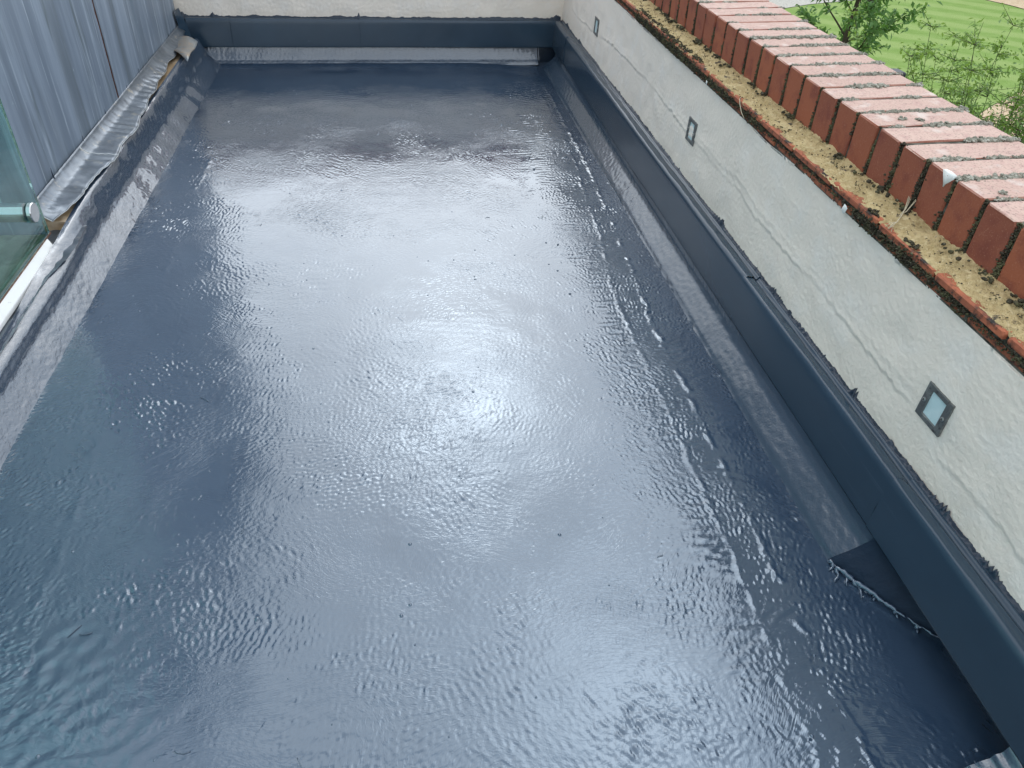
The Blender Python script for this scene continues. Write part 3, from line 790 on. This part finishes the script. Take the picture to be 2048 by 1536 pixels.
# dark moss on the tile edge, in stretches
ymos = np.arange(.35, 3.75, .0022); cov = smooth1(len(ymos), 55, 151) + .35 * smooth1(len(ymos), 10, 152)
for y, c in zip(ymos, cov):
    big = max(0, min(1, (c + .5) * .6))
    zc = .441
    for q in range(4 if big < .2 else 9):
        if random.random() < .35 + big:
            z = zc + random.gauss(0, .003 + .0065 * big)
            dk.append((.7990 - random.uniform(-.002, .0018) * (1 + big), y, min(max(z, .430), .461))); dr.append(random.uniform(.0010, .0024) * (1 + .4 * big))
    if big > .55 and random.random() < .8:
        dk.append((.802 + abs(random.gauss(0, .008)), y, .460 + random.uniform(0, .003))); dr.append(random.uniform(.002, .004))
# small dark crumbs of moss over the mortar slope
for i in range(520):
    c = random.random()
    y = random.uniform(.4, 3.6); x = random.uniform(.803, .862)
    for q in range(random.choice([1, 1, 2, 6])):
        dk.append((x + random.gauss(0, .003), y + random.gauss(0, .004), .459 + (x - .80) * .19 + random.uniform(-.001, .0015))); dr.append(random.uniform(.0007, .0017))
W(obj('pale_moss', lumps(pal, pr_, 'pale_moss', [M['moss_pale']]), wall, kind='stuff'))
W(obj('dark_moss', lumps(dk, dr, 'dark_moss', [M['moss_dark']]), wall, kind='stuff'))
W(obj('moss_tips', blades(tips * 3, .0042, 'moss_tips', M['moss_tip']), wall, kind='stuff'))
# sandy fibrous algae on the mortar slope
fp = []
for i in range(26000):
    y = .4 + 3.3 * random.random()**1.5; x = random.uniform(.801, .862); fp.append((x, y, .4578 + (x - .80) * .19))
W(obj('mortar_grit', blades(fp, .0034, 'mortar_grit', mat('sandy_fibres', (.50, .39, .19), .9, .1, var=[((.30, .22, .12), 90, .45, .65, None, 3)]), up=(-.3, 0, .5), spread=1.0), wall, kind='stuff'))
# white paint splash on the arris of a brick
pv = [(.8620, 1.020, .5555), (.8615, 1.008, .5400), (.8613, 1.004, .5330), (.8612, 1.001, .5400), (.8612, .996, .5440), (.8616, .989, .5520), (.8660, .990, .5570), (.8680, 1.004, .5572), (.8660, 1.016, .5570)]
cen = (.8612, 1.004, .5545)
V = pv + [cen] + [(x - .0015, y, z + .001) for x, y, z in pv] ; V.append((.8608, 1.004, .5556)); F = [(i, (i + 1) % 9, 10 + (i + 1) % 9, 10 + i) for i in range(9)] + [(10 + i, 10 + (i + 1) % 9, 19) for i in range(9)]
W(obj('paint_splash', mesh_from('paint_splash', V, F, [M['paint']], True), wall))
# white paint dabs on the tile edge
for (y, z, s) in [(1.135, .436, .75), (1.86, .437, .4)]:
    V = [(.796, y + a * .011 * s, z + b * .010 * s) for a, b in [(-1, .3), (-.3, 1.2), (.5, .8), (1, -.3), (.4, -1.3), (-.4, -.9)]]
    V = [(a_, b_, c_ - .004 * (i_ % 2)) for i_, (a_, b_, c_) in enumerate(V)]; V = V + [(.7948, (v[1] - y) * .85 + y, (v[2] - z) * .85 + z) for v in V]
    F = [(i, (i + 1) % 6, 6 + (i + 1) % 6, 6 + i) for i in range(6)] + [(6, 7, 8, 9, 10, 11)]
    W(obj('paint_dab', mesh_from('paint_dab', V, F, [M['paint']], True), wall))

# dry straw lying on the mortar
def straw(name, pts, label, r=.0007, extra=()):
    tl = [tube(pts, [r] * len(pts), 5)] + [tube(e_, [r * .6] * len(e_), 4) for e_ in extra]
    o = obj(name, mesh_from(name, *join(tl), [M['straw']], True)); link(o, None, label, 'straw'); return o
ex = []
for i in range(6):
    a = random.uniform(-.014, .016)
    ex.append([(.826 + i * .002, 1.030 + i * .002, .470), (.845, 1.046 + a * .5, .474), (.858, 1.062 + a * 1.6, .484 + random.uniform(0, .012))])
for i in range(4):
    a = random.uniform(-.012, .012)
    ex.append([(.815, 1.018, .4665), (.806, 1.008 + a, .465), (.798, .996 + a * 2, .459)])
straw('dry_grass_stalk', [(.797, 1.003, .464), (.812, 1.013, .468), (.830, 1.030, .471), (.848, 1.050, .476), (.862, 1.068, .487)], 'pale dry grass stalk lying on the sandy mortar at the foot of the coping bricks', .0008, ex)
straw('curled_fibre', [(.803, 1.665, .460), (.797, 1.655, .459), (.7935, 1.640, .452), (.792, 1.620, .441), (.7925, 1.600, .434)], 'thin white curled fibre hanging over the tile edge below the coping', .0009)
# black item behind coping
t = empty('black_bracket', (1.105, 1.61, .53), 'small black bracket sticking out beyond the back edge of the coping', 'bracket')
box('bracket_arm', -.03, .045, -.018, .018, -.012, .012, M['bracket'], t, bevel=.004)
box('bracket_plate', -.012, -.002, -.03, .03, -.06, .0, M['bracket'], t, bevel=.002)

# ------------------------------------------------------------------ recessed wall lights
def wall_light(y, z, label):
    t = empty('wall_light', (.803, y, z), label, 'wall light', 'recessed wall lights in the cream parapet')
    o_, i_y, i_z, th = .0305, .0170, .0215, .0022
    # frame as a ring with a bevelled opening
    def rect(a, b, x): return [(x, -a, -b), (x, a, -b), (x, a, b), (x, -a, b)]
    V = rect(o_, o_, .002) + rect(o_, o_, -th + .0006) + rect(o_ - .0012, o_ - .0012, -th) + rect(i_y + .001, i_z + .001, -th) + rect(i_y, i_z, .0015)
    F = []
    for k in range(4):
        for j in range(4): F.append((k * 4 + j, k * 4 + (j + 1) % 4, (k + 1) * 4 + (j + 1) % 4, (k + 1) * 4 + j))
    obj('frame', mesh_from('frame', V, F, [M['frame']]), t)
    box('lens', .0004, .003, -i_y, i_y, -i_z, i_z, M['lens'], t)
    for s in (-1, 1):
        sv_, sf = tube([(-.0023, s * .0238, 0), (-.0036, s * .0238, 0), (-.0040, s * .0238, 0)], [.0036, .0034, .0022], 12)
        o = obj('screw', mesh_from('screw', sv_, sf, [M['screw']], False), t)
        for a in (0, math.pi / 2):
            V, F2 = box_vf(-.0044, -.00395, -.0004, .0004, -.0022, .0022)
            V = [(x, s * .0238 + yy * math.cos(a + .5) - zz * math.sin(a + .5), yy * math.sin(a + .5) + zz * math.cos(a + .5)) for x, yy, zz in V]
            obj('slot', mesh_from('slot', V, F2, [M['slot_dark']]), o)
    return t
wall_light(.758, .283, 'square recessed wall light nearest the camera, diamond-shaped in view, above the trim joint')
wall_light(1.909, .292, 'middle square recessed wall light between the two cracks in the render')
wall_light(3.045, .289, 'farthest and smallest wall light, near the far wall corner')

# ------------------------------------------------------------------ edge trim, right
def trim(name_loc, sections, label, along='y'):
    t = empty('edge_trim', name_loc, label, 'edge trim')
    return t
trR = empty('edge_trim', (.78, 0, 0), 'long dark blue metal edge trim capping the resin along the right parapet', 'edge trim')
#        x,      z  (cross-section from wall to the return at the bottom)
prT = [(.8035, .1640), (.800, .1665), (.797, .1668), (.7945, .1640), (.792, .1612), (.7885, .1608), (.7860, .1630), (.7840, .1668), (.7805, .1685),
       (.7770, .1682), (.7735, .1690), (.7690, .1700), (.7655, .1690), (.7625, .1665), (.7603, .1625), (.7592, .1570), (.7588, .150), (.7582, .130), (.7578, .100), (.7575, .075), (.7574, .060), (.7576, .0562), (.7590, .0552), (.7606, .0560), (.7612, .060), (.7614, .120)]
prT = np.array(prT)
def trim_section(y0, y1, off, seed, parent, step=.006):
    ys = np.arange(y0, y1 + step * .5, step); n = len(ys); k = len(prT)
    P = np.zeros((n, k, 3)); P[:, :, 0] = prT[:, 0] - .78; P[:, :, 1] = ys[:, None]; P[:, :, 2] = prT[:, 1]
    w = .0009 * smooth1(n, 22, seed); w2 = .0006 * smooth1(n, 9, seed + 1)
    P[:, :12, 2] += w[:, None] + spec2(n, 12, .006, .05, .4, theta=0, kappa=2, seed=seed + 5, rms=.0005)
    P[:, :, 0] -= off; P[:, 12:22, 0] += (w2 * .8)[:, None]; P[:, :, 2] += off * .6
    P[:, 20:24, 2] += (.0008 * smooth1(n, 16, seed + 2))[:, None]
    return obj('trim_section', grid('trim_section', P, M['trim']), parent)
trim_section(-1.6, .722, .0022, 201, trR)
trim_section(.716, 1.352, .0, 211, trR)
trim_section(1.346, 3.372, .0003, 221, trR)
trim_section(3.366, 3.645, .0, 231, trR)
# ragged sealant and paint overrun on the cream wall above the trim
ysb = np.arange(.1, 3.68, .002); n = len(ysb)
top = .1680 + .0012 * np.abs(smooth1(n, 2, 241)) + .0014 * np.clip(smooth1(n, 25, 242), -.3, 2) + .0016 * rng.random(n)
spk = (rng.random(n) < .03); top = top + spk * rng.uniform(.001, .006, n)
def smear(y, w, hgt):      # brush slips up the wall
    global top
    top = top + (np.exp(-((ysb - y) / w)**2)) * hgt * 1.5 * rng.random(n)**2.5
for a in [(1.62, .03, .007), (1.60, .010, .010), (1.28, .03, .008), (1.20, .012, .008), (.93, .012, .012), (2.25, .05, .006), (.66, .018, .010), (.54, .02, .008), (3.3, .03, .006), (3.56, .03, .010)]: smear(*a)
P = np.zeros((n, 5, 3)); P[:, :, 1] = ysb[:, None]
P[:, 0] = np.stack([np.full(n, .792), ysb, np.full(n, .160)], 1)
P[:, 1] = np.stack([np.full(n, .7985), ysb, .1655 + .001 * rng.random(n)], 1)
P[:, 2] = np.stack([.8010 - .0006 * rng.random(n), ysb, .1680 + (top - .169) * .3], 1)
P[:, 3] = np.stack([.8018 + 0 * ysb, ysb, top - .0012], 1)
P[:, 4] = np.stack([.8055 + 0 * ysb, ysb, top], 1)
P[:, :, 0] -= .78
obj('sealant_bead', grid('sealant_bead', P, M['bead'], True), trR)
# raised joint covers (ragged brushed lines) at the laps
for yj in (.722, 3.369):
    tl = []
    pts = []
    for (x, z) in prT[9:22]: pts.append((x - .78 - .0013, yj + random.gauss(0, .0011), z + (.0005 if z > .165 else 0)))
    tl.append(tube(pts, [random.uniform(.0006, .0019) for _ in pts], 5))
    obj('lap_bead', mesh_from('lap_bead', *join(tl), [M['trim']], True), trR)

# ------------------------------------------------------------------ back wall and trim
bw = empty('back_wall', (0, yback(0, 3.69), 0), 'cream rendered wall closing the far end of the roof', 'wall')
ang = math.atan(SK)
bw.rotation_euler = (0, 0, ang)
n, m = int(1.86 / .005), int(.41 / .005)
u = np.linspace(-.98, .8075, n); zz = np.linspace(.02, .43, m)
UU, Z2 = np.meshgrid(u, zz, indexing='ij')
hb = spec2(n, m, .005, .02, .5, seed=301, rms=.0004) + spec2(n, m, .005, .12, .4, seed=302, rms=.0008)
P = np.stack([UU, hb, Z2], -1)
obj('rendered_face', grid('rendered_face', P, M['render']), bw)
box('wall_core', -1.6, .78, .008, .26, -.3, .428, M['wall_out'], bw)
box('tile_bedding', -1.6, .79, .0, .06, .4285, .4535, M['joint'], bw)
u0 = -1.6; i = 0
while u0 < .70:
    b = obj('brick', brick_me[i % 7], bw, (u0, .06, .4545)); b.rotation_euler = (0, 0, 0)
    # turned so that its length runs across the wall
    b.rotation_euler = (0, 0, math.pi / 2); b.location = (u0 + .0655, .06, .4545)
    u0 += .0751; i += 1
box('joint_mortar', -1.6, .78, .064, .27, .45, .5475, M['joint'], bw)
u0 = -1.6
while u0 < .6:
    b = obj('tile', tile_me[i % 5], bw, (u0 + .158, -.006, .4462)); b.rotation_euler = (0, 0, math.pi / 2); u0 += .165; i += 1

trB = empty('edge_trim', (0, yback(0, 3.69), 0), 'dark blue metal edge trim running across the foot of the far cream wall', 'edge trim')
trB.rotation_euler = (0, 0, ang)
box('backing_strip', -.90, .79, -.007, -.0012, -.05, .158, M['bead'], trB)
def trim_section_b(u0, u1, off, seed):
    us = np.arange(u0, u1 + .003, .006); n = len(us); k = len(prT)
    P = np.zeros((n, k, 3)); P[:, :, 0] = us[:, None]; P[:, :, 1] = prT[:, 0] - .8075; P[:, :, 2] = prT[:, 1]
    w = .0008 * smooth1(n, 22, seed)
    P[:, :12, 2] += w[:, None]; P[:, :, 1] -= off; P[:, :, 2] += off * .6
    P[:, 12:22, 1] += (.0005 * smooth1(n, 9, seed + 1))[:, None]
    return obj('trim_section', grid('trim_section', P, M['trim'], True), trB)
trim_section_b(-.845, -.668, .0012, 311); trim_section_b(-.672, -.125, 0, 313); trim_section_b(-.129, .768, .0016, 317)
for uj in (-.67, -.128):
    pts = [(uj + random.gauss(0, .001), x - .8075 - .0014, z) for (x, z) in prT[9:22]]
    obj('lap_bead', mesh_from('lap_bead', *tube(pts, [.0009] * len(pts), 5), [M['trim']], True), trB)
us = np.arange(-.87, .800, .003); n = len(us)
top = .1690 + .0022 * np.abs(smooth1(n, 3, 321)) + .0022 * np.clip(smooth1(n, 25, 322), -.5, 2) + .0015 * rng.random(n)
for (a, w, hg) in [(-.74, .006, .010), (-.73, .02, .006), (-.128, .004, .020), (.78, .02, .016), (-.86, .015, .015)]: top = top + np.exp(-((us - a) / w)**2) * hg * (.5 + .7 * rng.random(n))
P = np.zeros((n, 4, 3)); P[:, :, 0] = us[:, None]
P[:, 0, 1:] = [-.0155, .160]; P[:, 1, 1] = -.006; P[:, 1, 2] = .167; P[:, 2, 1] = -.0032; P[:, 2, 2] = top - .001; P[:, 3, 1] = .0015; P[:, 3, 2] = top
obj('sealant_bead', grid('sealant_bead', P, M['bead']), trB)

# ------------------------------------------------------------------ lead-clad wall (left)
lw = empty('lead_clad_wall', (-.868, 0, 0), 'tall blue-grey lead-clad wall on the left with a rusty vertical seam', 'wall')
def lead_panel(y0, y1, seed, roll=0, z0=.08, z1=2.25):
    ys = np.linspace(y0, y1, int((y1 - y0) / .006) + 2); zs = np.concatenate([np.arange(z0, .8, .02), np.arange(.8, z1 + .01, .1)])
    n, m = len(ys), len(zs)
    f = .0012 * smooth1(n, 10, seed) * .6 + .0045 * smooth1(n, 22, seed + 1) * .7
    X = f[:, None] * (1 + .3 * np.sin(zs * 1.7 + seed))[None, :]
    X += .0012 * np.random.default_rng(seed).normal(size=(n, m)) * .25
    if roll:
        X += .006 * np.exp(-((ys[:, None] - y1 + .012) / .007)**2)
    P = np.zeros((n, m, 3)); P[:, :, 0] = X; P[:, :, 1] = ys[:, None]; P[:, :, 2] = zs[None]
    return obj('lead_panel', grid('lead_panel', P, M['lead'], True), lw)
lead_panel(1.835, 2.563, 401); lead_panel(2.577, 2.975, 403, 1); lead_panel(2.978, 3.52, 405)
box('wall_core', -.35, -.012, 1.85, 3.515, -.1, 2.24, M['lead'], lw)
P = np.zeros((60, 5, 3)); zz = np.linspace(.10, 2.25, 60); w = .002 * smooth1(60, 6, 411)
for j, (dy, dx) in enumerate([(-.008, -.004), (-.0045, .003), (0, .0045), (.0045, .003), (.008, -.004)]):
    P[:, j, 0] = dx; P[:, j, 1] = 2.570 + dy + w * .3; P[:, j, 2] = zz
obj('rusty_seam', grid('rusty_seam', P, M['rust'], True), lw)
# return face towards the terrace, seen through the glass
P = np.zeros((50, 20, 3)); xx = np.linspace(-1.3, -.004, 50); f = .003 * smooth1(50, 5, 415)
P[:, :, 0] = xx[:, None]; P[:, :, 1] = 1.834 + f[:, None]; P[:, :, 2] = np.linspace(-.02, 2.25, 20)[None]
obj('return_face', grid('return_face', P, M['lead'], False), lw)
# bent tabs cut in the foot of the cladding
for i, (y, z) in enumerate([(2.424, .115), (2.201, .116), (1.95, .126), (2.672, .118), (2.84, .116), (3.313, .114)]):
    pts = [(.0035, y + .004, z + .006), (.005, y + .001, z + .016), (.004, y - .001, z + .028), (.003, y + .001, z + .038), (.002, y + .005, z + .046)]
    obj('lead_tab', mesh_from('lead_tab', *tube(pts, [.0012, .0022, .0020, .0012, .0006], 5), [M['bead']], True), lw)

# ---- lead flashing skirt with a wavy free edge
sk = empty('lead_flashing', (-.868, 0, .1), 'crumpled lead flashing with a wavy bright edge along the foot of the lead-clad wall', 'flashing')
edge_pts = [(1.775, -.826), (1.80, -.815), (1.896, -.794), (1.98, -.800), (2.068, -.791), (2.12, -.781), (2.173, -.777), (2.25, -.786), (2.326, -.784), (2.40, -.776), (2.50, -.790), (2.58, -.789), (2.664, -.803), (2.76, -.800), (2.85, -.815), (2.966, -.812), (3.08, -.828), (3.16, -.818), (3.224, -.826), (3.34, -.838), (3.42, -.832), (3.50, -.852)]
ys = np.arange(1.775, 3.50, .006); n = len(ys); k = 14
exx = np.interp(ys, [p[0] for p in edge_pts], [p[1] for p in edge_pts])
exx = np.convolve(np.pad(exx, 4, 'edge'), np.ones(9) / 9, 'valid')
P = np.zeros((n, k, 3)); t = np.linspace(0, 1, k)
wav = .5 * np.sin(ys * 31) + .5 * smooth1(n, 14, 421) * .6
for j in range(k):
    tt = t[j]
    if tt < .35:
        a = tt / .35; x = -.865 + .021 * a**1.5; z = .150 - .024 * a
    else:
        a = (tt - .35) / .65; x = -.842 + (exx + .842) * a; z = .126 - .010 * a + .0035 * a * wav
    P[:, j, 0] = x; P[:, j, 1] = ys; P[:, j, 2] = z
P[:, :, 2] += spec2(n, k, .006, .05, .5, theta=1.45, kappa=1.5, seed=425, rms=.0007) * np.linspace(.3, 1, k)[None]
near = np.exp(-((ys - 1.86) / .05)**2)
P[:, :, 2] += (.0028 * near * np.sin(ys * 330))[:, None] * np.exp(-((t - .35) / .22)**2)[None]
P[:, :, 0] += .868; P[:, :, 2] -= .1
me = grid('skirt_sheet', P, M['lead_new'], False)
o = obj('skirt_sheet', me, sk); so = o.modifiers.new('thickness', 'SOLIDIFY'); so.thickness = .0022; so.offset = 0
pts = [tuple(P[i, -1]) for i in range(0, n, 2)]
obj('free_edge', mesh_from('free_edge', *tube(pts, [.0009] * len(pts), 5), [M['lead_edge']], True), sk)
pts = [tuple(P[0, j]) for j in range(k)]
obj('free_edge', mesh_from('free_edge', *tube(pts, [.0012] * len(pts), 5), [M['lead_edge']], True), sk)
iy = int((2.16 - 1.775) / .006)
pts = [(P[min(n - 1, iy + int(j * .4)), j, 0], P[min(n - 1, iy + int(j * .4)), j, 1], P[min(n - 1, iy + int(j * .4)), j, 2] + .0015) for j in range(1, k)]
obj('lap_edge', mesh_from('lap_edge', *tube(pts, [.0011] * len(pts), 5), [M['lead_edge']], True), sk)

bd = box('timber_board', -.868, -.796, 1.80, 3.44, .072, .0995, M['board'], None, bevel=.001)
link(bd, None, 'weathered tan timber board showing under the wavy lead flashing', 'board')
# stained lead offcut curled up in the far corner
P = np.zeros((12, 8, 3))
for i in range(12):
    for j in range(8):
        a, b = i / 11, j / 7
        P[i, j] = (-.852 + .088 * a, 3.41 - .075 * a - b * (.16 + .06 * a) , .122 + .010 * math.sin(a * 2.8) + .005 * math.sin(b * 7 + a * 3) - .012 * b)
oc = obj('lead_offcut', grid('lead_offcut', P, M['offcut'], True)); link(oc, None, 'small curled brown-stained lead offcut in the far left corner', 'lead offcut')
s_ = oc.modifiers.new('t', 'SOLIDIFY'); s_.thickness = .002

# dark resin lapped up the corner between lead wall and far wall
cpx = []
for i in range(14):
    zz = .05 + .16 * i / 13
    wl_ = .036 * (1 - (i / 13)**1.4) + .004 + random.uniform(0, .004)
    cpx.append([(-.862, 3.47 + .012 * math.sin(i * .9), zz), (-.862 + wl_ * .5, 3.500, zz), (-.862 + wl_, 3.522, zz)])
obj('corner_lap', grid('corner_lap', np.array(cpx), M['trim'], True), roof)

# ------------------------------------------------------------------ glass balustrade and what stands round it
gb = empty('glass_balustrade', (-.83, 0, .096), 'green-tinted frameless glass balustrade at the left edge', 'balustrade')
box('glass_panel', -.006, .006, -1.4, 1.7415, 0, 1.05, M['glass'], gb)
box('glass_edge', -.0055, .0055, 1.742, 1.7445, .0, 1.05, M['glass_edge'], gb)
V, F = tube([(-.75, 1.688, .082), (-.0075, 1.688, .082)], [.0215, .0215], 24)
obj('rail', mesh_from('rail', V, F, [M['steel']], False), gb)
V, F = tube([(.0075, 1.688, .082), (.015, 1.688, .082), (.017, 1.688, .082)], [.0225, .0225, .021], 28)
obj('fixing_disc', mesh_from('fixing_disc', V, F, [M['steel']], False), gb)
# white sill profile below the glass
V = [(-.846, 0, .080), (-.836, 0, .0975), (-.822, 0, .0975), (-.802, 0, .087), (-.800, 0, .078)]
k = len(V); VV = [(x, -1.4, z) for x, _, z in V] + [(x, 1.738 - (x + .84) * 1.1, z) for x, _, z in V]
F = [(j, (j + 1) % k, k + (j + 1) % k, k + j) for j in range(k)] + [tuple(range(k))[::-1], tuple(range(k, 2 * k))]
ws = obj('white_sill', mesh_from('white_sill', VV, F, [M['white']])); link(ws, None, 'white sill strip under the glass balustrade', 'sill')
b_ = ws.modifiers.new('b', 'BEVEL'); b_.width = .0015; b_.segments = 2
V = [(x + .83, y, z - .096) for x, y, z in box_vf(-.8235, -.8215, -1.4, 1.745, .0965, .1005)[0]]
obj('gasket', mesh_from('gasket', V, box_vf(0, 1, 0, 1, 0, 1)[1], [M['seal']]), gb)
# lead tray between sill and membrane
ys = np.arange(-1.4, 1.83, .008); n = len(ys); k = 12
P = np.zeros((n, k, 3)); xx = np.linspace(-.862, -.772, k)
P[:, :, 0] = xx; P[:, :, 1] = ys[:, None]; P[:, :, 2] = .0765 + spec2(n, k, .008, .05, .5, seed=431, rms=.0009)
P[:, -1, 0] += .003 * smooth1(n, 6, 432); P[:, :, 2] += np.linspace(-.002, .002, k)
tr = obj('lead_tray', grid('lead_tray', P, M['lead_new'])); link(tr, None, 'crinkled bright lead tray lying between the white sill and the resin', 'lead tray')
# terrace behind the glass
box('terrace_slab', -2.2, -.864, -1.6, 1.83, -.3, .050, M['algae'], roof)
t = empty('terrace_post', (-1.07, 1.63, .05), 'pale post standing behind the glass balustrade', 'post')
box('post_shaft', -.035, .035, -.03, .03, .012, .105, M['pale_post'], t, bevel=.004)
box('post_foot', -.055, .055, -.05, .05, 0, .012, M['pale_post'], t, bevel=.002)
# the rest of the building under the roof
box('house_wall', -8, 1.05, -6, 3.90, GZ, -.31, M['wall_out'], None)
hw = C.objects['house_wall']; hw['kind'] = 'structure'
